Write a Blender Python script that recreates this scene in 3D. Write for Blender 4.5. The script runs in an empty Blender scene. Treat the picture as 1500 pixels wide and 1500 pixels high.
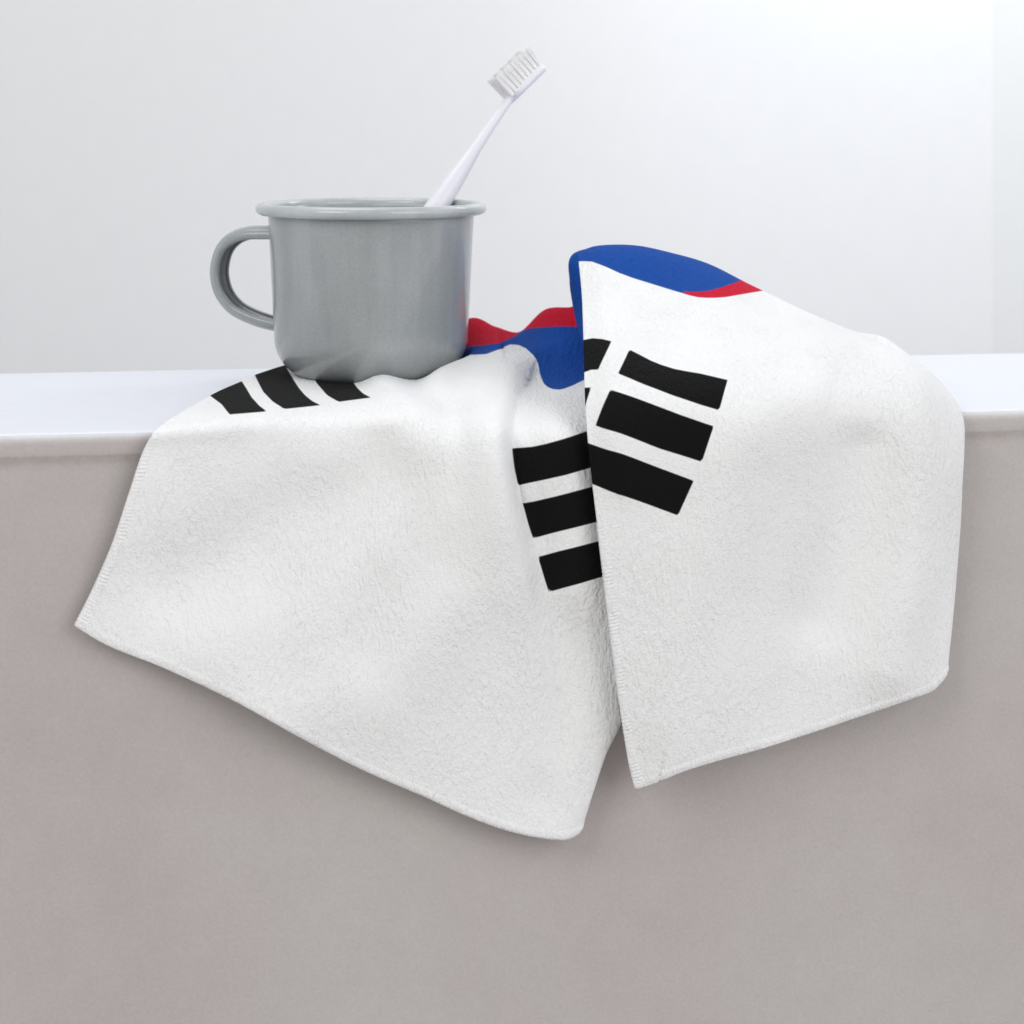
import bpy, bmesh, math, random
import numpy as np
from mathutils import Vector, Matrix, Quaternion
random.seed(4); np.random.seed(4)
S = bpy.context.scene
C = S.collection
F = 3000.0          # focal length in photo pixels (1500 px wide frame)
HX, HY = 750.0, 160.0   # principal column / horizon row
def P3(x, y, Y): return Vector(((x-HX)*Y/F, Y, -(y-HY)*Y/F))
LEDGE = -0.105
YF0, SLOPE = 0.686, 0.162      # front face of the tub: Y = YF0 + SLOPE*X
ANG = math.atan(SLOPE)

# ------------------------------------------------------------------ helpers
def tag(o, label=None, cat=None, group=None, kind=None):
    if label: o['label'] = label
    if cat: o['category'] = cat
    if group: o['group'] = group
    if kind: o['kind'] = kind
    return o
def mesh_obj(name, verts, faces, mat=None, parent=None, smooth=True):
    me = bpy.data.meshes.new(name)
    me.from_pydata([tuple(v) for v in verts], [], faces)
    me.update()
    if smooth: me.polygons.foreach_set('use_smooth', [True]*len(me.polygons))
    o = bpy.data.objects.new(name, me); C.objects.link(o)
    if mat: me.materials.append(mat)
    if parent:
        o.parent = parent
        o.matrix_parent_inverse = Matrix.Translation(parent.location).inverted()
    return o
def empty(name, loc):
    o = bpy.data.objects.new(name, None); C.objects.link(o); o.location = loc
    o.empty_display_size = .01
    return o
def fix_normals(o):
    bm = bmesh.new(); bm.from_mesh(o.data)
    bmesh.ops.recalc_face_normals(bm, faces=bm.faces); bm.to_mesh(o.data); bm.free()
def smoothstep(e0, e1, x):
    t = np.clip((x-e0)/(e1-e0), 0, 1); return t*t*(3-2*t)
def catmull(pts, n):
    """open Catmull-Rom through pts (k,d), n samples per span"""
    p = np.asarray(pts, float); k = len(p)
    e = np.vstack([2*p[0]-p[1], p, 2*p[-1]-p[-2]])
    out = []
    for i in range(k-1):
        a, b, c, d = e[i], e[i+1], e[i+2], e[i+3]
        for j in range(n):
            t = j/n
            out.append(0.5*((2*b)+(-a+c)*t+(2*a-5*b+4*c-d)*t*t+(-a+3*b-3*c+d)*t**3))
    out.append(p[-1]); return np.array(out)

# ------------------------------------------------------------------ materials
def new_mat(name):
    m = bpy.data.materials.new(name); m.use_nodes = True
    nt = m.node_tree; b = nt.nodes['Principled BSDF']
    return m, nt, b
def N(nt, t, **kw):
    n = nt.nodes.new(t)
    for k, v in kw.items():
        if k in n.inputs: n.inputs[k].default_value = v
        else: setattr(n, k, v)
    return n
def ramp(nt, src, stops):
    r = nt.nodes.new('ShaderNodeValToRGB'); el = r.color_ramp.elements
    while len(el) < len(stops): el.new(0.5)
    for e, (p, c) in zip(el, stops): e.position = p; e.color = (*c, 1)
    nt.links.new(src, r.inputs[0]); return r

def mat_enamel(name='grey_enamel', k=1.0):
    m, nt, b = new_mat(name); L = nt.links
    tc = N(nt, 'ShaderNodeTexCoord')
    n1 = N(nt, 'ShaderNodeTexNoise', Scale=1400.0, Detail=2.0)
    n2 = N(nt, 'ShaderNodeTexNoise', Scale=45.0, Detail=4.0)
    L.new(tc.outputs['Object'], n1.inputs['Vector']); L.new(tc.outputs['Object'], n2.inputs['Vector'])
    mx = N(nt, 'ShaderNodeMath', operation='MULTIPLY_ADD'); L.new(n1.outputs[0], mx.inputs[0]); mx.inputs[1].default_value = .5
    ad = N(nt, 'ShaderNodeMath', operation='MULTIPLY'); L.new(n2.outputs[0], ad.inputs[0]); ad.inputs[1].default_value = .5
    L.new(ad.outputs[0], mx.inputs[2])
    mp = N(nt, 'ShaderNodeMapping'); mp.inputs['Scale'].default_value = (1, 1, .10); L.new(tc.outputs['Object'], mp.inputs['Vector'])
    n3 = N(nt, 'ShaderNodeTexNoise', Scale=150.0, Detail=4.0, Roughness=.6); L.new(mp.outputs[0], n3.inputs['Vector'])
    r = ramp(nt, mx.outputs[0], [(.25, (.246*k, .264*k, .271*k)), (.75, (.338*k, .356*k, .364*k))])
    r3 = ramp(nt, n3.outputs[0], [(.30, (.88, .89, .875)), (.60, (1.03, 1.03, 1.03))])
    ms = N(nt, 'ShaderNodeMix', data_type='RGBA', blend_type='MULTIPLY'); ms.inputs[0].default_value = .7
    L.new(r.outputs[0], ms.inputs[6]); L.new(r3.outputs[0], ms.inputs[7])
    L.new(ms.outputs[2], b.inputs['Base Color'])
    b.inputs['Roughness'].default_value = .27
    b.inputs['Coat Weight'].default_value = .45; b.inputs['Coat Roughness'].default_value = .07; b.inputs['Coat IOR'].default_value = 1.55
    bp = N(nt, 'ShaderNodeBump', Strength=.12, Distance=.0006)
    L.new(n2.outputs[0], bp.inputs['Height']); L.new(bp.outputs[0], b.inputs['Normal'])
    return m

def mat_apron():
    m, nt, b = new_mat('greige_plaster'); L = nt.links
    tc = N(nt, 'ShaderNodeTexCoord')
    n1 = N(nt, 'ShaderNodeTexNoise', Scale=7.0, Detail=4.0, Roughness=.5)
    n2 = N(nt, 'ShaderNodeTexNoise', Scale=900.0, Detail=4.0, Roughness=.6)
    n3 = N(nt, 'ShaderNodeTexNoise', Scale=60.0, Detail=6.0, Roughness=.6)
    for n in (n1, n2, n3): L.new(tc.outputs['Object'], n.inputs['Vector'])
    r1 = ramp(nt, n1.outputs[0], [(.30, (.464, .419, .413)), (.5, (.488, .453, .442)), (.70, (.508, .480, .472))])
    r2 = ramp(nt, n2.outputs[0], [(.3, (.955, .955, .955)), (.7, (1.04, 1.04, 1.04))])
    r3 = ramp(nt, n3.outputs[0], [(.3, (.975, .97, .97)), (.7, (1.02, 1.02, 1.02))])
    m1 = N(nt, 'ShaderNodeMix', data_type='RGBA', blend_type='MULTIPLY'); m1.inputs[0].default_value = 1
    L.new(r1.outputs[0], m1.inputs[6]); L.new(r2.outputs[0], m1.inputs[7])
    m2 = N(nt, 'ShaderNodeMix', data_type='RGBA', blend_type='MULTIPLY'); m2.inputs[0].default_value = 1
    L.new(m1.outputs[2], m2.inputs[6]); L.new(r3.outputs[0], m2.inputs[7])
    # darker speckled band in the groove below the lip
    at = N(nt, 'ShaderNodeAttribute', attribute_name='groove_tone')
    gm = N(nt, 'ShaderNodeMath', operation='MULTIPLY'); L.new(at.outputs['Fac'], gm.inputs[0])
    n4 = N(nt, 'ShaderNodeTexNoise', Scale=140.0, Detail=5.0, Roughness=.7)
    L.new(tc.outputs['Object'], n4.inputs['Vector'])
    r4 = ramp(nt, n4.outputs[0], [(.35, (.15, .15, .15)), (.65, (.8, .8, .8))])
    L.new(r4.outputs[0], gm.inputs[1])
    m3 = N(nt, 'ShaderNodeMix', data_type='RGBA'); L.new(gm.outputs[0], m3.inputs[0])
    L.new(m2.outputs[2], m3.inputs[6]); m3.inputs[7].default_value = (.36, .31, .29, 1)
    # the white glaze thins out over the front edge
    ae = N(nt, 'ShaderNodeAttribute', attribute_name='edge')
    em = N(nt, 'ShaderNodeMath', operation='MULTIPLY_ADD'); L.new(n4.outputs[0], em.inputs[0]); em.inputs[1].default_value = .9; em.inputs[2].default_value = -.45
    ea = N(nt, 'ShaderNodeMath', operation='ADD'); L.new(ae.outputs['Fac'], ea.inputs[0]); L.new(em.outputs[0], ea.inputs[1])
    ec = N(nt, 'ShaderNodeMath', operation='MULTIPLY', use_clamp=True); L.new(ea.outputs[0], ec.inputs[0]); L.new(ae.outputs['Fac'], ec.inputs[1])
    m5 = N(nt, 'ShaderNodeMix', data_type='RGBA'); L.new(ec.outputs[0], m5.inputs[0])
    L.new(m3.outputs[2], m5.inputs[6]); m5.inputs[7].default_value = (.74, .745, .77, 1)
    L.new(m5.outputs[2], b.inputs['Base Color'])
    b.inputs['Roughness'].default_value = .75
    b.inputs['Specular IOR Level'].default_value = .25
    bp = N(nt, 'ShaderNodeBump', Strength=.30, Distance=.0005)
    mm = N(nt, 'ShaderNodeMath', operation='ADD'); L.new(n2.outputs[0], mm.inputs[0]); L.new(n3.outputs[0], mm.inputs[1])
    L.new(mm.outputs[0], bp.inputs['Height']); L.new(bp.outputs[0], b.inputs['Normal'])
    return m

def mat_simple(name, col, rough, bump=0, scale=300, spec=.5, var=.02, **kw):
    m, nt, b = new_mat(name); L = nt.links
    tc = N(nt, 'ShaderNodeTexCoord')
    n = N(nt, 'ShaderNodeTexNoise', Scale=float(scale), Detail=4.0)
    L.new(tc.outputs['Object'], n.inputs['Vector'])
    r = ramp(nt, n.outputs[0], [(.3, tuple(c*(1-var) for c in col)), (.7, tuple(min(1, c*(1+var)) for c in col))])
    L.new(r.outputs[0], b.inputs['Base Color'])
    b.inputs['Roughness'].default_value = rough; b.inputs['Specular IOR Level'].default_value = spec
    if bump:
        bp = N(nt, 'ShaderNodeBump', Strength=bump, Distance=.0005)
        L.new(n.outputs[0], bp.inputs['Height']); L.new(bp.outputs[0], b.inputs['Normal'])
    for k, v in kw.items(): b.inputs[k.replace('_', ' ')].default_value = v
    return m

def mat_towel():
    m, nt, b = new_mat('printed_fleece'); L = nt.links
    def mask(name):
        a = N(nt, 'ShaderNodeAttribute', attribute_name=name)
        mr = N(nt, 'ShaderNodeMapRange', interpolation_type='SMOOTHSTEP'); mr.clamp = True
        mr.inputs['From Min'].default_value = -.9; mr.inputs['From Max'].default_value = .9
        L.new(a.outputs['Fac'], mr.inputs['Value']); return mr.outputs[0]
    uv = N(nt, 'ShaderNodeTexCoord')
    # distort the coordinate so that the nap runs in wandering directions
    nd = N(nt, 'ShaderNodeTexNoise', Scale=14.0, Detail=2.0); L.new(uv.outputs['Object'], nd.inputs['Vector'])
    sc = N(nt, 'ShaderNodeVectorMath', operation='SCALE'); sc.inputs['Scale'].default_value = .02
    L.new(nd.outputs['Color'], sc.inputs[0])
    ad = N(nt, 'ShaderNodeVectorMath', operation='ADD'); L.new(uv.outputs['Object'], ad.inputs[0]); L.new(sc.outputs[0], ad.inputs[1])
    mp = N(nt, 'ShaderNodeMapping'); mp.inputs['Scale'].default_value = (1.45, .9, .58); mp.inputs['Rotation'].default_value = (0, .5, 0)
    L.new(ad.outputs[0], mp.inputs['Vector'])
    n1 = N(nt, 'ShaderNodeTexNoise', Scale=540.0, Detail=2.5, Roughness=.5, Distortion=.35); L.new(mp.outputs[0], n1.inputs['Vector'])
    mp2 = N(nt, 'ShaderNodeMapping'); mp2.inputs['Scale'].default_value = (1.45, .9, .62); mp2.inputs['Rotation'].default_value = (0, -.9, 0)
    L.new(ad.outputs[0], mp2.inputs['Vector'])
    n3 = N(nt, 'ShaderNodeTexNoise', Scale=500.0, Detail=2.5, Roughness=.5, Distortion=.35); L.new(mp2.outputs[0], n3.inputs['Vector'])
    n2 = N(nt, 'ShaderNodeTexNoise', Scale=1500.0, Detail=2.0, Roughness=.6); L.new(uv.outputs['Object'], n2.inputs['Vector'])
    nm = N(nt, 'ShaderNodeTexNoise', Scale=9.0, Detail=1.0); L.new(uv.outputs['Object'], nm.inputs['Vector'])
    nr = ramp(nt, nm.outputs[0], [(.42, (0, 0, 0)), (.58, (1, 1, 1))])
    mz = N(nt, 'ShaderNodeMix', data_type='FLOAT'); L.new(nr.outputs[0], mz.inputs[0])
    L.new(n1.outputs[0], mz.inputs[2]); L.new(n3.outputs[0], mz.inputs[3])
    h = N(nt, 'ShaderNodeMath', operation='MULTIPLY_ADD'); L.new(n2.outputs[0], h.inputs[0]); h.inputs[1].default_value = .5
    L.new(mz.outputs[0], h.inputs[2])
    bp = N(nt, 'ShaderNodeBump', Strength=.9, Distance=.00100)
    na = N(nt, 'ShaderNodeTexNoise', Scale=38.0, Detail=2.0); L.new(uv.outputs['Object'], na.inputs['Vector'])
    nar = ramp(nt, na.outputs[0], [(.34, (.80, .80, .80)), (.64, (1.2, 1.2, 1.2))])
    hm = N(nt, 'ShaderNodeMath', operation='MULTIPLY'); L.new(h.outputs[0], hm.inputs[0]); L.new(nar.outputs[0], hm.inputs[1])
    hs_ = N(nt, 'ShaderNodeMath', operation='SUBTRACT'); L.new(hm.outputs[0], hs_.inputs[0])
    hb = N(nt, 'ShaderNodeMath', operation='MULTIPLY'); L.new(nar.outputs[0], hb.inputs[0]); hb.inputs[1].default_value = .75
    L.new(hb.outputs[0], hs_.inputs[1])
    L.new(hs_.outputs[0], bp.inputs['Height']); L.new(bp.outputs[0], b.inputs['Normal'])
    def mix(fac, a, c):
        x = N(nt, 'ShaderNodeMix', data_type='RGBA'); L.new(fac, x.inputs[0])
        if isinstance(a, tuple): x.inputs[6].default_value = (*a, 1)
        else: L.new(a, x.inputs[6])
        x.inputs[7].default_value = (*c, 1); return x.outputs[2]
    col = mix(mask('print_blue'), (.865, .867, .870), (.010, .072, .345))
    col = mix(mask('print_red'), col, (.60, .010, .036))
    col = mix(mask('print_black'), col, (.006, .006, .006))
    L.new(col, b.inputs['Base Color'])
    b.inputs['Roughness'].default_value = .95; b.inputs['Specular IOR Level'].default_value = .12
    b.inputs['Sheen Weight'].default_value = .015; b.inputs['Sheen Roughness'].default_value = .5
    return m

M_enamel = mat_enamel('grey_enamel', 1.12); M_enamel_rim = mat_enamel('pale_toplit_enamel', 1.5); M_apron = mat_apron(); M_towel = mat_towel()  # rim enamel is a lighter copy, partly top light put into its colour
M_rim = mat_simple('white_glaze', (.745, .765, .830), .38, bump=.10, scale=120, var=.012)
M_wall = mat_simple('painted_wall', (.775, .772, .768), .8, bump=.05, scale=60, spec=.2, var=.008)
M_wall2 = mat_simple('warm_grey_wall', (.74, .74, .725), .8, bump=.05, scale=60, spec=.2, var=.008)
M_plastic = mat_simple('white_plastic', (.80, .80, .86), .25, scale=30, var=.01)
M_bristle = mat_simple('white_nylon', (.97, .97, .975), .6, scale=30, var=.005)
_nt = M_bristle.node_tree; _b = _nt.nodes['Principled BSDF']; _t = N(_nt, 'ShaderNodeBsdfTranslucent'); _t.inputs[0].default_value = (.97, .98, .98, 1)
_m = N(_nt, 'ShaderNodeMixShader'); _m.inputs[0].default_value = .05
_nt.links.new(_b.outputs[0], _m.inputs[1]); _nt.links.new(_t.outputs[0], _m.inputs[2]); _nt.links.new(_m.outputs[0], _nt.nodes['Material Output'].inputs[0])
M_floor = mat_simple('pale_floor', (.55, .53, .51), .6, scale=20)

# ------------------------------------------------------------------ bathtub
U = Vector((math.cos(ANG), math.sin(ANG), 0)); V = Vector((-math.sin(ANG), math.cos(ANG), 0))
O = Vector((0, YF0, 0))
DEPTH = 0.1625
tub = empty('bathtub', (0, YF0 + .05, -.62))
tag(tub, 'bathtub with white flat rim and matt greige outer side', 'bathtub')
def extrude(name, prof, mat, us, parent, groove_tone=None, edge=None):
    vs, fs = [], []; n = len(prof)
    for u in us:
        for (v, z) in prof: vs.append(O + U*u + V*v + Vector((0, 0, z)))
    for i in range(len(us)-1):
        for j in range(n-1):
            a = i*n+j; fs.append((a, a+1, a+n+1, a+n))
    o = mesh_obj(name, vs, fs, mat, parent)
    if groove_tone:
        at = o.data.attributes.new('groove_tone', 'FLOAT', 'POINT')
        at.data.foreach_set('value', [groove_tone(prof[k % n][1]) for k in range(len(vs))])
    if edge:
        at = o.data.attributes.new('edge', 'FLOAT', 'POINT')
        at.data.foreach_set('value', [edge(prof[k % n][1]) for k in range(len(vs))])
    return o
us = list(np.linspace(-1.1, 1.3, 241))
arc = lambda cv, cz, r, a0, a1, n: [(cv+r*math.cos(math.radians(a0+(a1-a0)*i/n)), cz+r*math.sin(math.radians(a0+(a1-a0)*i/n))) for i in range(n+1)]
L0 = LEDGE
# rim: flat top, rounded front turn-down and rounded inner edge running down into the bowl
rim_prof = arc(.0035, L0-.0035, .0035, 122, 90, 5) + [(v, L0) for v in (.02, .06, .1, .135)] + arc(DEPTH-.005, L0-.005, .005, 90, 0, 8) + [(DEPTH+.004, L0-.1), (DEPTH+.02, L0-.35), (DEPTH+.06, L0-.40), (DEPTH+.25, L0-.42)]
extrude('rim', rim_prof, M_rim, us, tub)
v0, z0 = rim_prof[0]
ap = [(v0-.0001, z0-.00003)] + arc(.0035, L0-.0036, .0036, 125, 180, 9) + [(-.0001, L0-.0050), (.0000, L0-.0064)] + arc(.0022, L0-.0066, .0022, 185, 210, 4) \
     + [(.0007, L0-.0090), (.0008, L0-.0105), (.0008, L0-.0125), (.0010, L0-.017), (.0008, L0-.03), (.0008, L0-.06), (.0008, L0-.12), (.0008, L0-.2), (.0008, L0-.35), (.0008, L0-.515)]
extrude('side_panel', ap, M_apron, us, tub,
        groove_tone=lambda z: max(0, 1-abs((z-(L0-.0088))/.0030)), edge=lambda z: float(np.clip(1-(L0-.0004-z)/.0030, 0, 1)))
fl = mesh_obj('floor', [(-4, -3, -.62), (4, -3, -.62), (4, 3, -.62), (-4, 3, -.62)], [(0, 1, 2, 3)], M_floor); tag(fl, kind='structure')

# ------------------------------------------------------------------ wall, right part turned towards the light so it reads brighter
def wall_strip():
    pts = []   # plan (X,Y) polyline
    y1 = 1.50; y2 = 1.60
    xa = (868-HX)*y1/F; xb = (1446-HX)*y2/F
    m = (y2-y1)/(xb-xa)
    pts = [(-2.6, y1), (xa-.10, y1)] + [(xa+.02*k, y1+m*.02*(k+4)**2/16) for k in range(-4, 5)]
    pts += [(xb-.03, y2-.03*m), (xb, y2), (xb+.004, y2-.0005), (xb+.010, y2+.0005), (2.6, y2+.12)]
    zs = [-.62, -.3, 0, .5, 1.2, 2.0]
    vs = [(x, y, z) for z in zs for (x, y) in pts]; n = len(pts)
    fs = [(j*n+i, j*n+i+1, (j+1)*n+i+1, (j+1)*n+i) for j in range(len(zs)-1) for i in range(n-1)]
    o = mesh_obj('wall', vs, fs, M_wall); tag(o, kind='structure')
    o.data.materials.append(M_wall2)
    for p in o.data.polygons:
        if all(o.data.vertices[v].co.x > xb+.001 for v in p.vertices): p.material_index = 1
wall_strip()

# ------------------------------------------------------------------ mug
MC = Vector(((544-HX)*.776/F, .776, LEDGE+.0030))     # base centre
mug = empty('enamel_mug', MC)
tag(mug, 'grey glossy enamel mug with rolled rim standing on the towel', 'mug')
def lathe(name, prof, mat, parent, n=128):
    vs, fs = [], []; k = len(prof)
    for i in range(n):
        a = 2*math.pi*i/n
        for (r, z) in prof: vs.append(MC + Vector((r*math.cos(a), r*math.sin(a), z)))
    for i in range(n):
        for j in range(k-1):
            a = i*k+j; b2 = ((i+1) % n)*k+j
            fs.append((a, b2, b2+1, a+1))
    o = mesh_obj(name, vs, fs, mat, parent)
    bm = bmesh.new(); bm.from_mesh(o.data); bmesh.ops.remove_doubles(bm, verts=bm.verts, dist=1e-6)
    bmesh.ops.recalc_face_normals(bm, faces=bm.faces); bm.to_mesh(o.data); bm.free()
    return o
H = -.0375 - MC.z         # rim height above the base
R0, R1 = .0366, .0390
cr = .0165
outer = [(0, .0008), (.012, .0006), (.018, .0002)] + [(R0-cr+cr*math.sin(math.radians(a)), cr*.98-cr*.98*math.cos(math.radians(a))) for a in np.linspace(0, 86, 14)]
outer += [(R0+(R1-R0)*t, cr+(H-cr)*t) for t in np.linspace(.08, 1, 14)]
ti = .0011
inner = [(r-ti, max(z, ti+.0006)) for r, z in outer if r > ti*2]
body_prof = outer + inner[::-1] + [(0, ti+.0008)]
lathe('body', body_prof, M_enamel, mug)
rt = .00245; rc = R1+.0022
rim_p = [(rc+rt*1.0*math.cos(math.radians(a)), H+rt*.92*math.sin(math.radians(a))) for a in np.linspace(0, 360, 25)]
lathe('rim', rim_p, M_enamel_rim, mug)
# handle: a rolled C-section strap open towards the mug
hp = [(398, 346.5), (380, 346.5), (356, 348), (336, 356), (321, 372), (314, 396), (315, 418), (323, 438), (340, 456), (363, 468), (384, 474.5), (406, 478)]
px = .776/F
path = catmull([((544-x)*px, (160-y)*px - MC.z + 0.0) for x, y in [(544-(544-x)*(1+.05*min(1,(400-x)/60 if x<400 else 0)), y) for x, y in hp]], 8)
hd = Vector((-math.cos(math.radians(17)), math.sin(math.radians(17)), 0)); hs = Vector((0, 0, 1)).cross(hd)
hs = Vector((hd.y, -hd.x, 0))                         # sideways direction of the strap
if hs.y > 0: hs = -hs                                  # +side = towards the camera
secw, sect = .0058, .0035
sec = []                                               # (side, outward) closed loop
outl = [(math.sin(math.radians(a))*secw, math.cos(math.radians(a))*sect*(1 if abs(a) < 90 else .75)) for a in np.linspace(-128, 128, 25)]
inl = [(s*.78, o_*.62-.0003) for s, o_ in outl[::-1]]
sec = outl + inl
vs, fs = [], []; k = len(sec)
for i, (r, z) in enumerate(path):
    a = path[max(i-1, 0)]; b_ = path[min(i+1, len(path)-1)]
    t = (hd*(b_[0]-a[0]) + Vector((0, 0, b_[1]-a[1]))).normalized()
    nrm = t.cross(hs).normalized()
    ctr = MC + hd*r + Vector((0, 0, z))
    cen = MC + hd*.02 + Vector((0, 0, H*.45))
    if nrm.dot(ctr-cen) < 0: nrm = -nrm
    for s, o_ in sec: vs.append(ctr + hs*s + nrm*o_)
for i in range(len(path)-1):
    for j in range(k):
        fs.append((i*k+j, i*k+(j+1) % k, (i+1)*k+(j+1) % k, (i+1)*k+j))
h = mesh_obj('handle', vs, fs, M_enamel, mug); fix_normals(h)

# ------------------------------------------------------------------ toothbrush
tb = [P3(478, 540, .760), P3(560, 424, .780), P3(647, 292, .7990), P3(700, 212, .811), P3(742, 151, .820), P3(757, 134, .8225), P3(778, 112, .826), P3(794, 99, .8285)]
tbase = tb[0]
brush = empty('toothbrush', tbase)
tag(brush, 'white plastic toothbrush leaning in the grey mug, bristles up', 'toothbrush')
def sweep(name, pts, ws, ts, mat, parent, side, nseg=20, power=2.4, cap=True):
    cp = catmull([tuple(p) + (w, t) for p, w, t in zip(pts, ws, ts)], 8)
    vs, fs = [], []
    for i, c in enumerate(cp):
        a = Vector(cp[max(i-1, 0)][:3]); b2 = Vector(cp[min(i+1, len(cp)-1)][:3])
        t = (b2-a).normalized(); n_ = t.cross(side).normalized(); s_ = n_.cross(t).normalized()
        for j in range(nseg):
            an = 2*math.pi*j/nseg; ca, sa = math.cos(an), math.sin(an)
            u = math.copysign(abs(ca)**(2/power), ca); v = math.copysign(abs(sa)**(2/power), sa)
            vs.append(Vector(c[:3]) + s_*u*c[3] + n_*v*c[4])
    m_ = len(cp)
    for i in range(m_-1):
        for j in range(nseg): fs.append((i*nseg+j, i*nseg+(j+1) % nseg, (i+1)*nseg+(j+1) % nseg, (i+1)*nseg+j))
    fs.append(tuple(range(nseg))[::-1]); fs.append(tuple((m_-1)*nseg+j for j in range(nseg)))
    o = mesh_obj(name, vs, fs, mat, parent); fix_normals(o); return o
hdir = (tb[7]-tb[4]).normalized()
bdir = Vector((-.70, -.22, .72)); bdir = (bdir - hdir*bdir.dot(hdir)).normalized()      # the way the bristles point
side = hdir.cross(bdir).normalized()
pxm = .8/F
# the handle's flat oval: wide in the 'side' direction
sweep('handle', [tb[0], tb[1], tb[2], tb[3], tb[4], tb[4]+hdir*.003], [.0046, .0049, .0045, .0025, .0019, .0019], [.0040, .0043, .0041, .0023, .0017, .0017], M_plastic, brush, side)
hh = [tb[4]+hdir*.0004, tb[4]+hdir*.002, tb[5]+hdir*0, tb[6], tb[6]+hdir*.003, tb[7]-hdir*.0008, tb[7]+hdir*.0004]
sweep('head', hh, [.0012, .0022, .0048, .0060, .0058, .0044, .0012], [.0012, .0017, .0021, .0022, .0022, .0019, .0008], M_plastic, brush, side)
ss = (tb[7]-tb[4]).length
def tuft_mesh(ln):
    vs, fs = [], []
    rr = .00092
    for q in range(30):
        a = random.random()*6.283; r = rr*math.sqrt(random.random()); cx, cy = r*math.cos(a), r*math.sin(a)
        tip = (cx*1.35+random.gauss(0, .00012), cy*1.35+random.gauss(0, .00012)); L_ = ln*(1+random.uniform(-.035, .02)); w = .00021
        b0 = len(vs)
        for (ox, oy, oz, ww) in ((cx, cy, -.0006, w), ((cx+tip[0])/2, (cy+tip[1])/2, L_*.55, w), (tip[0], tip[1], L_, w*.7)):
            for g in range(4):
                an = g*math.pi/2+a; vs.append((ox+ww*math.cos(an), oy+ww*math.sin(an), oz))
        for lv in range(2):
            for g in range(4): fs.append((b0+lv*4+g, b0+lv*4+(g+1) % 4, b0+lv*4+4+(g+1) % 4, b0+lv*4+4+g))
        fs.append((b0+8, b0+9, b0+10, b0+11))
    me = bpy.data.meshes.new('bristle_tuft'); me.from_pydata(vs, [], fs); me.materials.append(M_bristle); return me
tufts = [tuft_mesh(.0090), tuft_mesh(.0099), tuft_mesh(.0094)]
RM = Matrix((side, hdir, bdir)).transposed().to_4x4()
nrow = 9
for i in range(nrow):
    f = .13 + .80*i/(nrow-1)
    for j in range(4):
        pass
        me = tufts[(i % 2) if j in (1, 2) else 2]
        o = bpy.data.objects.new('bristle_tuft', me); C.objects.link(o)
        o['group'] = 'bristle tufts of the toothbrush'
        pos = tb[4] + hdir*(ss*f) + side*((j-1.5)*.00225) + bdir*.0017
        o.parent = brush; o.matrix_parent_inverse = Matrix.Translation(brush.location).inverted()
        o.matrix_basis = Matrix.Translation(pos) @ RM @ Matrix.Rotation(random.uniform(-.05, .05), 4, 'X') @ Matrix.Rotation(random.uniform(-.05, .05), 4, 'Y')

# ------------------------------------------------------------------ towel
def yL(y, h): return F*(-LEDGE-h*.001)/(y-HY)                 # lying h mm above the ledge
def yH(x, o): return (YF0)/(1-SLOPE*(x-HX)/F) - o*.001        # hanging o mm in front of the face
def Lr(pts, hs): return [(x, y, yL(y, h)) for (x, y), h in zip(pts, hs)]
def Hr(pts, os_): return [(x, y, yH(x, o)) for (x, y), o in zip(pts, os_)]
def Yr(pts, Ys): return [(x, y, Y) for (x, y), Y in zip(pts, Ys)]
# --- A: the left sheet (12 columns)
A = {}
A[0] = Yr([(448,545),(470,548),(500,548),(530,548),(560,548),(590,548),(625,550),(660,545),(700,520),(745,520),(790,515),(838,500)],
          [.822,.83,.832,.835,.836,.838,.840,.845,.85,.85,.85,.84])
A[1] = Yr([(431,536.5),(455,532),(490,529),(525,527),(560,526),(600,524),(640,505),(688,470.5),(723,482),(762,490),(800,457),(842,451)],
          [.802,.812,.822,.826,.829,.832,.830,.812,.812,.814,.812,.806])
A[2] = Yr([(376,552),(410,548),(450,545),(495,543),(540,543),(585,543),(635,540),(688,516),(728,512),(772,510),(812,500),(850,488)],
          [.7665,.779,.786,.7905,.7905,.790,.788,.783,.780,.782,.783,.786])
A[3] = Yr([(313,581),(352,576),(400,570),(465,566),(520,566),(560,556),(605,571.5),(640,553),(662,550),(745,560),(800,560),(862,552)],
          [yL(581,4),yL(576,4),yL(570,4),yL(566,4),yL(566,4),.731,.728,.733,.738,.736,.757,.764])
A[4] = Yr([(238,626),(290,618),(360,609),(440,601),(520,598),(590,598),(640,600),(685,602),(725,606),(765,608),(815,610),(880,612)],
          [.6655,.6675,.670,yL(601,5),yL(598,5),yL(598,6),.697,.692,.688,.690,.690,.694])
A[5] = Hr([(213,655),(270,653),(345,651),(425,650),(505,650),(580,650),(640,650),(688,655),(730,660),(765,664),(820,672),(900,690)],
          [4.5,5.5,6.5,7.5,8.5,11,13,15,16,12,12,14])
A[6] = Hr([(190,720),(250,722),(325,728),(405,735),(490,745),(575,755),(645,765),(700,775),(745,785),(785,795),(840,812),(915,850)],
          [4.5,6.5,8,8.5,9,11,13,16,17,13,13,13])
A[7] = Hr([(165,795),(220,805),(300,820),(380,840),(470,865),(560,890),(645,910),(715,925),(765,935),(815,948),(868,968),(911,1030)],
          [4.5,6,7.5,8.5,9,11,14,16,17,15,15,11])
A[8] = Hr([(137,860),(190,880),(270,905),(355,935),(450,975),(545,1015),(630,1045),(705,1070),(765,1085),(815,1092),(852,1098),(882,1108)],
          [4,6,8,9,10,12,14,16,17,17,15,10.5])
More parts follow.
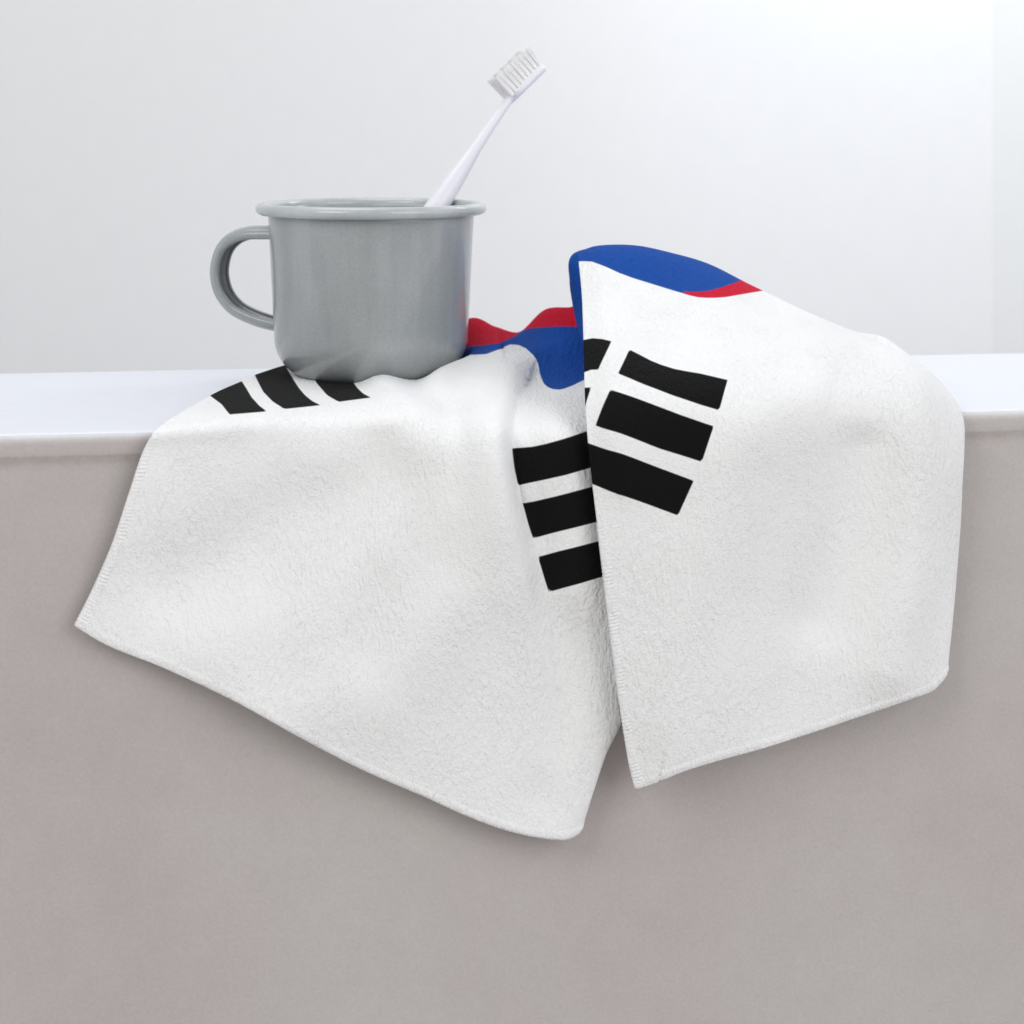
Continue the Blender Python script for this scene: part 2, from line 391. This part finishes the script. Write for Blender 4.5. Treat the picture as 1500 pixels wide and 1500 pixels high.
A[9] = Hr([(109,916),(160,946),(243,979),(330,1019),(430,1074),(530,1126),(619,1165),(690,1197),(750,1218),(800,1228),(832,1228),(848,1208)],
          [4,6,8,9.5,11,12,13,15,17,18,16,10])
# --- P: the panel folded behind (5 columns)
Pn = {}
Pn[0] = Yr([(858,470),(900,470),(1000,480),(1130,500),(1260,560)], [.845,.845,.845,.84,.83])
Pn[1] = Yr([(838.5,412),(846,372.5),(930,372),(1080,420),(1240,505)], [.797,.796,.80,.802,.80])
Pn[2] = Yr([(850,472),(880,470),(960,460),(1100,480),(1270,530)], [.782,.775,.782,.785,.78])
Pn[3] = Yr([(872,540),(900,540),(960,540),(1110,545),(1310,570)], [.745,.742,.742,.75,.745])
Pn[4] = Yr([(885,615),(920,612),(980,608),(1130,600),(1350,600)], [.695,.695,.699,.708,.722])
Pn[5] = Hr([(900,700),(930,695),(990,690),(1150,680),(1370,665)], [8,5,4,4,5])
Pn[6] = Hr([(905,830),(900,800),(990,790),(1150,770),(1375,745)], [7,5,4,4,5])
Pn[7] = Hr([(900,960),(880,900),(980,880),(1150,860),(1370,845)], [6,5,4,4,5])
Pn[8] = Hr([(865,1060),(830,980),(960,930),(1150,920),(1360,928)], [6,4,4,4,5])
Pn[9] = Hr([(825,1150),(800,1060),(950,980),(1150,965),(1350,985)], [6,4,4,4,5])
# --- B: the front flap, listed left to right (10 columns)
B = {}
B[0] = Yr([(862,440),(890,440),(940,440),(1000,445),(1050,455),(1100,470),(1150,490),(1200,510),(1250,525),(1290,540)],
          [.788,.787,.787,.788,.789,.790,.79,.79,.79,.79])
B[1] = Yr([(848,374),(876,364),(930,363.5),(985,375),(1035,390),(1085,415.5),(1135,441),(1185,468),(1240,487.5),(1288,497)],
          [.765,.766,.768,.770,.772,.774,.772,.764,.752,.745])
B[2] = Yr([(853,440),(895,430),(950,430),(1015,436),(1085,448),(1155,468),(1220,488),(1275,502),(1320,522),(1347,540)],
          [.728,.729,.730,.732,.737,.739,.733,.722,.722,.730])
B[3] = Yr([(856,515),(900,508),(955,508),(1025,510),(1100,510),(1180,512),(1255,520),(1315,537),(1360,560),(1385,578)],
          [.696,.694,.696,.700,.704,.706,.700,.700,.707,.717])
B[4] = Yr([(859.5,600),(905,595),(965,590),(1035,588),(1115,585),(1200,582),(1280,585),(1345,592),(1388,602),(1404,611)],
          [.670,.664,.664,.667,.670,.676,.684,.694,.700,.708])
B[5] = Hr([(867,700),(915,697),(975,692),(1045,685),(1125,677),(1210,668),(1290,662),(1355,658),(1394,655),(1407,653)],
          [26,29,30,29,28,27,24,19,15,10])
B[6] = Hr([(883,840),(930,830),(990,820),(1055,808),(1130,792),(1215,775),(1290,762),(1350,752),(1388,746),(1402.5,742)],
          [26,28,29,29,28,26,23,19,15,10])
B[7] = Hr([(902,990),(940,978),(995,962),(1060,945),(1130,927),(1210,903),(1280,880),(1340,860),(1378,848),(1394,843)],
          [25,27,28,28,27,25,22,18,14,9])
B[8] = Hr([(919,1105),(950,1094),(1000,1078),(1060,1060),(1125,1040),(1205,1012),(1275,985),(1330,962),(1368,945),(1388,932)],
          [24,26,28,28,27,25,22,17,13,8])
B[9] = Hr([(930,1154),(960,1145),(1000,1128),(1060,1110),(1120,1094),(1200,1068),(1270,1044),(1330,1023),(1366,1009),(1383,984)],
          [23,25,27,28,27,25,21,17,13,8])
for _r, _k in ((5, .85), (6, .7), (7, .6), (8, .55), (9, .5)):
    for _T, _o in ((A, 4), (B, 7)):
        _T[_r] = [(x, y, yH(x, _o+((yH(x, 0)-Y)*1000-_o)*_k) if (yH(x, 0)-Y)*1000 > _o else Y) for x, y, Y in _T[_r]]
ctrl = np.array([A[r]+Pn[r]+B[r][::-1] for r in range(10)])      # rows x 27 x 3
NA, NP, NB = 12, 5, 10
nc, nr_ = 16, 22
def tensor(ct, nr, ncol):
    rows = [catmull(ct[r], ncol) for r in range(ct.shape[0])]
    rows = np.array(rows)
    return np.stack([catmull(rows[:, j], nr) for j in range(rows.shape[1])], axis=1)
G = tensor(ctrl, nr_, nc)                                   # (9*22+1, 26*16+1, 3)
nR, nC = G.shape[:2]
colp = np.arange(nC)/nc                                     # column parameter
rowp = np.arange(nR)/nr_
isA = colp <= NA-.5; isB = colp >= NA+NP-.5; isP = ~(isA | isB)
X, Yp, D = G[..., 0], G[..., 1], G[..., 2]
def gauss(a, sig, axis):
    k = int(sig*3); ker = np.exp(-.5*(np.arange(-k, k+1)/sig)**2); ker /= ker.sum()
    pad = [(0, 0), (0, 0)]; pad[axis] = (k, k)
    b2 = np.pad(a, pad, mode='reflect', reflect_type='odd')
    return np.apply_along_axis(lambda v: np.convolve(v, ker, 'valid'), axis, b2)
Ds = gauss(gauss(D, 11, 0), 5, 1); Dw = gauss(gauss(D, 6, 0), 4, 1)
wB_ = smoothstep(NA+NP-1, NA+NP+1, colp)[None, :]
foldw = np.minimum(1, np.minimum(abs(colp-(NA-.5)), abs(colp-(NA+NP-.5)))/1.2)[None, :]
topw = smoothstep(.9, 1.5, rowp)[:, None]
D = D + ((Ds*wB_ + Dw*(1-wB_)) - D)*foldw*topw

# relief: folds that swell towards the camera, amplitude in mm, along polylines in the sheet
def seg_dist(px_, py_, pl):
    best = np.full(px_.shape, 1e9); sgn = np.zeros(px_.shape); tt = np.zeros(px_.shape)
    n = len(pl)-1
    for i in range(n):
        ax, ay = pl[i]; bx, by = pl[i+1]; dx, dy = bx-ax, by-ay; l2 = dx*dx+dy*dy
        t = np.clip(((px_-ax)*dx+(py_-ay)*dy)/l2, 0, 1)
        qx, qy = ax+t*dx-px_, ay+t*dy-py_; d = np.hypot(qx, qy)
        s = np.sign(dx*(py_-ay)-dy*(px_-ax)); m = d < best
        best = np.where(m, d, best); sgn = np.where(m, s, sgn); tt = np.where(m, (i+t)/n, tt)
    return best, sgn, tt
def ridge(pl, amp, wl, wr, a0=1, a1=1):
    d, s, t = seg_dist(X, Yp, pl)
    w = np.where(s > 0, wl, wr)
    return (amp*(a0+(a1-a0)*t))*np.exp(-(d/w)**2)
RA = np.zeros_like(X); RB = np.zeros_like(X)
# lump beside the mug that runs down into a long soft ridge; steep on its right
RA += ridge([(742,545),(748,570),(722,610),(724,660),(740,740),(765,830)], 6.5, 60, 25, 1, .2)
RA += ridge([(762,580),(750,610),(750,650),(762,720),(785,820),(800,900)], -4.4, 16, 40, 1, .2)
RA += ridge([(780,556),(758,592),(747,635),(750,690),(762,740)], -2.4, 9, 10, 0, 1)
RA += ridge([(665,560),(672,610),(676,660),(670,720)], -3.2, 22, 20, 1, .2)
RA += ridge([(628,575),(625,625),(600,700),(560,800)], 4.2, 34, 45, 1, .3)
RA += ridge([(760,650),(700,850),(560,1010),(400,1060)], 4.0, 80, 90)
RA += ridge([(640,760),(480,900),(330,960)], 1.8, 70, 70)
RA += ridge([(560,690),(420,760),(260,860)], -3.4, 70, 70)
RA += ridge([(820,560),(822,620),(835,720),(850,860)], 3.0, 40, 50)
RA += ridge([(845,880),(835,1010),(800,1160)], -1.6, 40, 45)
RB += ridge([(1190,480),(1150,560),(1085,680),(1020,860),(985,1050)], 4.8, 55, 80, 1, .45)
RB += ridge([(1272,505),(1262,600),(1245,700),(1225,800),(1200,900)], -6.5, 48, 55, .75, .45)
RB += ridge([(1340,570),(1350,690),(1340,820),(1310,980)], 3.6, 45, 40)
RB += ridge([(940,420),(985,500),(1010,600)], -2.0, 50, 50)
RB += ridge([(1180,900),(1150,1060)], -1.5, 70, 70)
RB += ridge([(885,420),(890,560),(905,700)], 1.2, 22, 30)
fadeT = smoothstep(1.0, 2.0, rowp)[:, None]
wA = (isA*smoothstep(0, .6, colp)*(1-smoothstep(10.6, 11.4, colp)))[None, :]
wB = (isB*smoothstep(17.0, 18.2, colp)*(1-smoothstep(25.2, 26.0, colp)*.6))[None, :]
rel = (RA*wA*1.65 + RB*wB*1.45)*fadeT
lip = (smoothstep(2.9, 3.5, rowp)*(1-smoothstep(4.3, 4.9, rowp)))[:, None]
rel = np.where(rel < 0, rel*(1-.75*lip), rel)
# keep the cloth flat where the mug stands on it
mugd = np.hypot((X-HX)*D/F-MC.x, D-MC.y)
rel = rel*np.where(isA[None, :], smoothstep(.030, .046, mugd), 1)
# low, wandering unevenness
r1 = np.random.RandomState(9)
und = np.zeros_like(X)
for q in range(26):
    fx, fy = r1.uniform(-1, 1, 2)*.045; und += np.sin(X*fx+Yp*fy+r1.uniform(0, 6.3)+colp[None, :]*.0)/26
und = und*1.3*smoothstep(.028, .05, np.where(isA[None, :], mugd, 1))*fadeT
D2 = D - (rel+und)*.001
PX = (X-HX)*D2/F; PY = D2; PZ = -(Yp-HY)*D2/F
# hard floor: nothing sinks into the ledge, the face or the mug
th = .0022
face = YF0+SLOPE*PX
onl = PY > face
PZ = np.where(onl, np.maximum(PZ, LEDGE+th*.5+.0002), PZ)
cap = MC.z-.0012 + (np.clip(mugd-.019, 0, 1)/.014)**2*.0045
PZ = np.where((mugd < .038) & isA[None, :], np.minimum(PZ, cap), PZ)
G3 = np.stack([PX, PY, PZ], -1)
# cloth coordinate in real metres: arc length per row/col average
du = np.concatenate([[0], np.cumsum(np.linalg.norm(np.diff(G3[150], axis=0), axis=1))])
dv = np.concatenate([[0], np.cumsum(np.linalg.norm(np.diff(G3[:, 60], axis=0), axis=1))])
UVu = np.concatenate([np.zeros((nR, 1)), np.cumsum(np.linalg.norm(np.diff(G3, axis=1), axis=2), axis=1)], 1)
UVv = np.concatenate([np.zeros((1, nC)), np.cumsum(np.linalg.norm(np.diff(G3, axis=0), axis=2), axis=0)], 0)

# ---- the print: signed distances (photo px, positive inside) stored on the cloth
def sdf(poly, px_, py_):
    pl = poly+[poly[0]]; d, _, _ = seg_dist(px_, py_, pl)
    ins = np.zeros(px_.shape, bool); n = len(poly)
    for i in range(n):
        x1, y1 = poly[i]; x2, y2 = poly[(i+1) % n]
        if y1 == y2: continue
        c = ((y1 > py_) != (y2 > py_)) & (px_ < (x2-x1)*(py_-y1)/(y2-y1)+x1); ins ^= c
    return np.where(ins, d, -d)
barsA = [
 [(306,583),(353.6,562.5),(362,575),(369,586.7),(380,599),(391,607.5),(336.7,612),(325,597)],
 [(372,553),(417,538),(430,560.6),(438,573),(447,583.6),(457,592),(469.6,598.3),(416.5,604),(399.6,593),(386,579)],
 [(445,535),(492,530),(507,550),(517.7,563.7),(525,573),(533,581),(544.4,587),(496,593.4),(479,583.6),(464,566)],
 [(745.4,657.6),(764,656.5),(783,654.4),(802,650.5),(821.6,645.4),(857,635),(900,622),(900,673),(860,685.5),(828,694.5),(796,702),(754.4,710.4),(748.5,684)],
 [(761.4,737),(786,732),(812,726),(864.8,712),(905,701),(905,754),(869.6,764),(776.8,788),(768,762)],
 [(784.8,815),(874.4,791.4),(910,782),(915,834),(882.4,842.6),(803,865.6)]]
blueA = [(600,380),(640,500),(680,521.6),(693,524),(713,523),(730.7,516),(746.7,508.7),(760,509.6),(770.4,514.6),(780,524),(786.5,536),(789.6,550),(796,566),(803,572),(812,575),(822,575.2),(837.6,569.6),(856.8,560),(900,535),(1000,480),(1000,380)]
redA = [(600,380),(640,500),(686.7,510.7),(706.7,510),(726.7,507.3),(740,502.7),(753,496.7),(765,489),(777,484.5),(790,482.7),(815.5,481.7),(847,481.7),(900,481),(900,380)]
barsB = [
 [(830,506),(855,502),(870,499),(883,500.3),(895.7,504),(878.6,545),(868.4,545),(858,548.8),(830,554)],
 [(830,571),(858,571),(868.4,570),(863,586),(857,606),(845,640),(830,640)],
 [(921,516),(937,524),(952,532),(966.6,538),(987,544.4),(1006,548),(1025,551),(1066,560.5),(1053.7,603),(1025,595),(984,582),(943,566.7),(905,551)],
 [(894.8,574),(937,587.8),(996,609),(1046,625),(1028,675.8),(966.6,656.7),(908,634.7),(875,624)],
 [(863,649),(908,662.6),(966.6,684.6),(1016,703),(993,754),(937,733),(867,707.5),(840,697),(845,650)]]
blueB = [(780,330),(780,400),(848,387),(856,386.3),(868.4,387),(885,393.5),(905,403),(925,410.5),(946,417),(984,429),(1010.6,436.8),(1022,439.3),(1034,440),(1048,440),(1063,438.7),(1090,433.8),(1114.7,429.7),(1125,428),(1125,330)]
redB = [(1000,446),(1000,430.6),(1010.6,431.5),(1022,431.6),(1034,430.3),(1044,428.2),(1054.6,425),(1068,420.5),(1082,415),(1110,400),(1140,400),(1140,470),(1000,470)]
def union(l, x, y):
    r = np.full(x.shape, -1e3)
    for p in l: r = np.maximum(r, sdf(p, x, y))
    return r
big = 60.
blk = np.full(X.shape, -big); blu = blk.copy(); red = blk.copy()
a_, b_, p_ = isA, isB, isP
blk[:, a_] = union(barsA, X[:, a_], Yp[:, a_]); blk[:, b_] = union(barsB, X[:, b_], Yp[:, b_])
blu[:, a_] = sdf(blueA, X[:, a_], Yp[:, a_]); blu[:, b_] = sdf(blueB, X[:, b_], Yp[:, b_])
red[:, a_] = sdf(redA, X[:, a_], Yp[:, a_]); red[:, b_] = np.minimum(sdf(redB, X[:, b_], Yp[:, b_]), blu[:, b_])
blu[:, p_] = np.minimum((3.2-rowp)[:, None]*30, (1105-X[:, p_]))
bk = rowp < 1.0          # behind the ridges the disc runs on
blu[np.ix_(bk, b_)] = np.where(X[np.ix_(bk, b_)] < 1110, 30, -30)
red[np.ix_(bk, b_)] = np.where((X[np.ix_(bk, b_)] < 1118) & (X[np.ix_(bk, b_)] > 1082), 5, -30)
blk[np.ix_(bk, b_)] = -big
blk[np.ix_(bk, a_)] = -big

towel_loc = Vector((0.02, .70, LEDGE))
verts = G3.reshape(-1, 3)
faces = [(r*nC+c, r*nC+c+1, (r+1)*nC+c+1, (r+1)*nC+c) for r in range(nR-1) for c in range(nC-1)]
towel = empty('towel', towel_loc)
tag(towel, 'white fleece towel with black bars and red and blue disc draped over the tub', 'towel')
cloth = mesh_obj('cloth', verts, faces, M_towel, towel)
def put_attrs(me, vals, uvs):
    for nme, v in zip(('print_black', 'print_blue', 'print_red'), vals):
        at = me.attributes.new(nme, 'FLOAT', 'POINT'); at.data.foreach_set('value', np.clip(v, -big, big).ravel().astype(float))
    ul = me.uv_layers.new(name='cloth')
    li = np.zeros(len(me.loops), int); me.loops.foreach_get('vertex_index', li)
    ul.data.foreach_set('uv', uvs[li].ravel())
put_attrs(cloth.data, (blk, blu, red), np.stack([UVu.ravel(), UVv.ravel()], 1))
sm = cloth.modifiers.new('s', 'SMOOTH'); sm.factor = .4; sm.iterations = 2
so = cloth.modifiers.new('t', 'SOLIDIFY'); so.thickness = th; so.offset = 0; so.use_rim = True

# ---- overlocked hem along the free edges
gy, gx = np.gradient(G3, axis=0), np.gradient(G3, axis=1)
nrm = np.cross(gx, gy); nrm /= np.linalg.norm(nrm, axis=2, keepdims=True)+1e-12
def hem(idx, inward, taper=False):
    """idx: list of (r,c) grid indices along one edge; inward: (dr,dc)"""
    pts = np.array([G3[r, c] for r, c in idx])
    inn = np.array([G3[min(max(r+inward[0]*3, 0), nR-1), min(max(c+inward[1]*3, 0), nC-1)] for r, c in idx]) - pts
    inn /= np.linalg.norm(inn, axis=1, keepdims=True)+1e-9
    nn = np.array([nrm[r, c] for r, c in idx])
    cp_ = np.array([[colp[c], rowp[r]] for r, c in idx])
    s = np.concatenate([[0], np.cumsum(np.linalg.norm(np.diff(pts, axis=0), axis=1))])
    q = np.arange(0, s[-1], .00028)
    I = lambda a: np.stack([np.interp(q, s, a[:, k]) for k in range(a.shape[1])], 1)
    pts, inn, nn, cp_ = I(pts), I(inn), I(nn), I(cp_)
    ph = (q/.00125 + .25*np.sin(q*210)) * 2*math.pi
    K = 16; V_, Fc = [], []
    an = np.linspace(0, 2*math.pi, K, endpoint=False)
    for i in range(len(q)):
        rb = 1 + .14*math.cos(ph[i])*(.6+.4*math.sin(q[i]*370+1)) + random.gauss(0, .02)
        for a in an:
            ca, sa = math.cos(a), math.sin(a)
            g_ = min(1, .8+q[i]/.05) if taper else 1
            w = .0020*g_; t_ = .00134*g_
            off = inn[i]*(w*.92 + w*ca*(1+.04*(rb-1)/.05*.5)) + nn[i]*(t_*rb*math.copysign(abs(sa)**.7, sa))
            V_.append(pts[i]+off)
    for i in range(len(q)-1):
        for j in range(K): Fc.append((i*K+j, i*K+(j+1) % K, (i+1)*K+(j+1) % K, (i+1)*K+j))
    Fc.append(tuple(range(K))); Fc.append(tuple((len(q)-1)*K+j for j in range(K)))
    o = mesh_obj('hem', V_, Fc, M_towel, towel); fix_normals(o)
    uv = np.stack([np.repeat(q, K)+.31, np.tile(an*.0015, len(q))+.7], 1)
    V_ = np.array(V_); hx = V_[:, 0]*F/V_[:, 1]+HX; hy = HY-V_[:, 2]*F/V_[:, 1]
    cc, rr_ = np.repeat(cp_[:, 0], K), np.repeat(cp_[:, 1], K)
    ka, kb = cc <= NA-.5, (cc >= NA+NP-.5) & (rr_ > 1)
    v1, v2, v3 = (np.full(len(V_), -big) for _ in range(3))
    top = rr_ > 1
    m_ = ka & top
    if m_.any(): v1[m_] = union(barsA, hx[m_], hy[m_]); v2[m_] = sdf(blueA, hx[m_], hy[m_]); v3[m_] = sdf(redA, hx[m_], hy[m_])
    if kb.any(): v1[kb] = union(barsB, hx[kb], hy[kb]); v2[kb] = sdf(blueB, hx[kb], hy[kb])
    v2[(cc >= NA+NP-.5) & ~top] = big
    put_attrs(o.data, (v1, v2, v3), uv)
    return o
hem([(nR-1, c) for c in range(nC)], (-1, 0))
hem([(r, 0) for r in range(int(4.1*nr_), nR)], (0, 1), True)
hem([(r, nC-1) for r in range(int(5.5*nr_), nR)], (0, -1), True)

# ------------------------------------------------------------------ world: soft room light, bright side bands added for the mug's reflections
w = bpy.data.worlds.new('World'); S.world = w; w.use_nodes = True
nt = w.node_tree; L = nt.links; bg = nt.nodes['Background']
tc = N(nt, 'ShaderNodeTexCoord'); sp = N(nt, 'ShaderNodeSeparateXYZ'); L.new(tc.outputs['Generated'], sp.inputs[0])
up = ramp(nt, sp.outputs[2], [(0, (.60, .585, .57)), (.25, (.70, .695, .69)), (1, (.86, .88, .92))])
mr = N(nt, 'ShaderNodeMapRange'); mr.inputs['From Min'].default_value = -1; mr.inputs['From Max'].default_value = 1
L.new(sp.outputs[2], mr.inputs['Value']); L.new(mr.outputs[0], up.inputs[0])
vx = N(nt, 'ShaderNodeMath', operation='MULTIPLY_ADD'); L.new(sp.outputs[0], vx.inputs[0]); vx.inputs[1].default_value = .5; vx.inputs[2].default_value = .5
sd = ramp(nt, vx.outputs[0], [(0, (1.3, 1.3, 1.3)), (.03, (1.3, 1.3, 1.3)), (.05, (.40, .40, .39)), (.80, (.40, .40, .39)), (.92, (.78, .78, .84)), (1, (.85, .87, .95))])
fy = N(nt, 'ShaderNodeMapRange'); fy.inputs['From Min'].default_value = .1; fy.inputs['From Max'].default_value = -.05; L.new(sp.outputs[1], fy.inputs['Value'])
sm_ = N(nt, 'ShaderNodeMix', data_type='RGBA'); L.new(fy.outputs[0], sm_.inputs[0]); sm_.inputs[6].default_value = (.7, .7, .7, 1); L.new(sd.outputs[0], sm_.inputs[7])
sx = N(nt, 'ShaderNodeVectorMath', operation='SCALE'); sx.inputs['Scale'].default_value = 1.45; L.new(sm_.outputs[2], sx.inputs[0])
wm = N(nt, 'ShaderNodeVectorMath', operation='MULTIPLY'); L.new(up.outputs[0], wm.inputs[0]); L.new(sx.outputs[0], wm.inputs[1])
L.new(wm.outputs[0], bg.inputs['Color']); bg.inputs['Strength'].default_value = .86

def area(name, loc, target, size, power, col=(1, 1, 1), sy=None):
    l = bpy.data.lights.new(name, 'AREA'); l.energy = power; l.color = col; l.size = size
    if sy: l.shape = 'RECTANGLE'; l.size_y = sy
    o = bpy.data.objects.new(name, l); C.objects.link(o); o.location = loc
    o.rotation_euler = (Vector(target)-Vector(loc)).to_track_quat('-Z', 'Y').to_euler(); return o
area('top_light', (-.25, .95, 1.0), (.0, .72, -.1), .6, 2.6, (.97, .985, 1))  # unseen area lamp above the ledge for the upward faces
area('wall_fill_light', (.50, 1.22, .5), (.30, 1.56, .15), .35, 2.5, (.87, .92, 1))  # unseen lamp added to brighten the right part of the wall
area('room_light', (-1.0, -.5, .9), (0, .7, -.15), .9, 9.5, (1, .99, .975))
area('side_light', (1.1, -.5, .5), (0.05, .7, -.2), 1.1, 8.5, (1, .995, .985))

# ------------------------------------------------------------------ camera
cam = bpy.data.cameras.new('camera'); co = bpy.data.objects.new('camera', cam); C.objects.link(co)
co.location = (0, 0, 0); co.rotation_euler = (math.pi/2, 0, 0)
cam.sensor_width = 36; cam.lens = 36*F/1500
cam.shift_x = 0; cam.shift_y = -(750-HY)/1500
cam.clip_start = .01; cam.clip_end = 50
cam.dof.use_dof = True; cam.dof.focus_distance = .71; cam.dof.aperture_fstop = cam.lens/1000/.0040
S.camera = co
S.render.engine = 'CYCLES'
S.cycles.max_bounces = 14; S.cycles.diffuse_bounces = 9; S.cycles.glossy_bounces = 5
S.view_settings.view_transform = 'Standard'; S.view_settings.look = 'None'
S.view_settings.exposure = .225; S.view_settings.gamma = 1
S.render.resolution_x = 1024; S.render.resolution_y = 1024
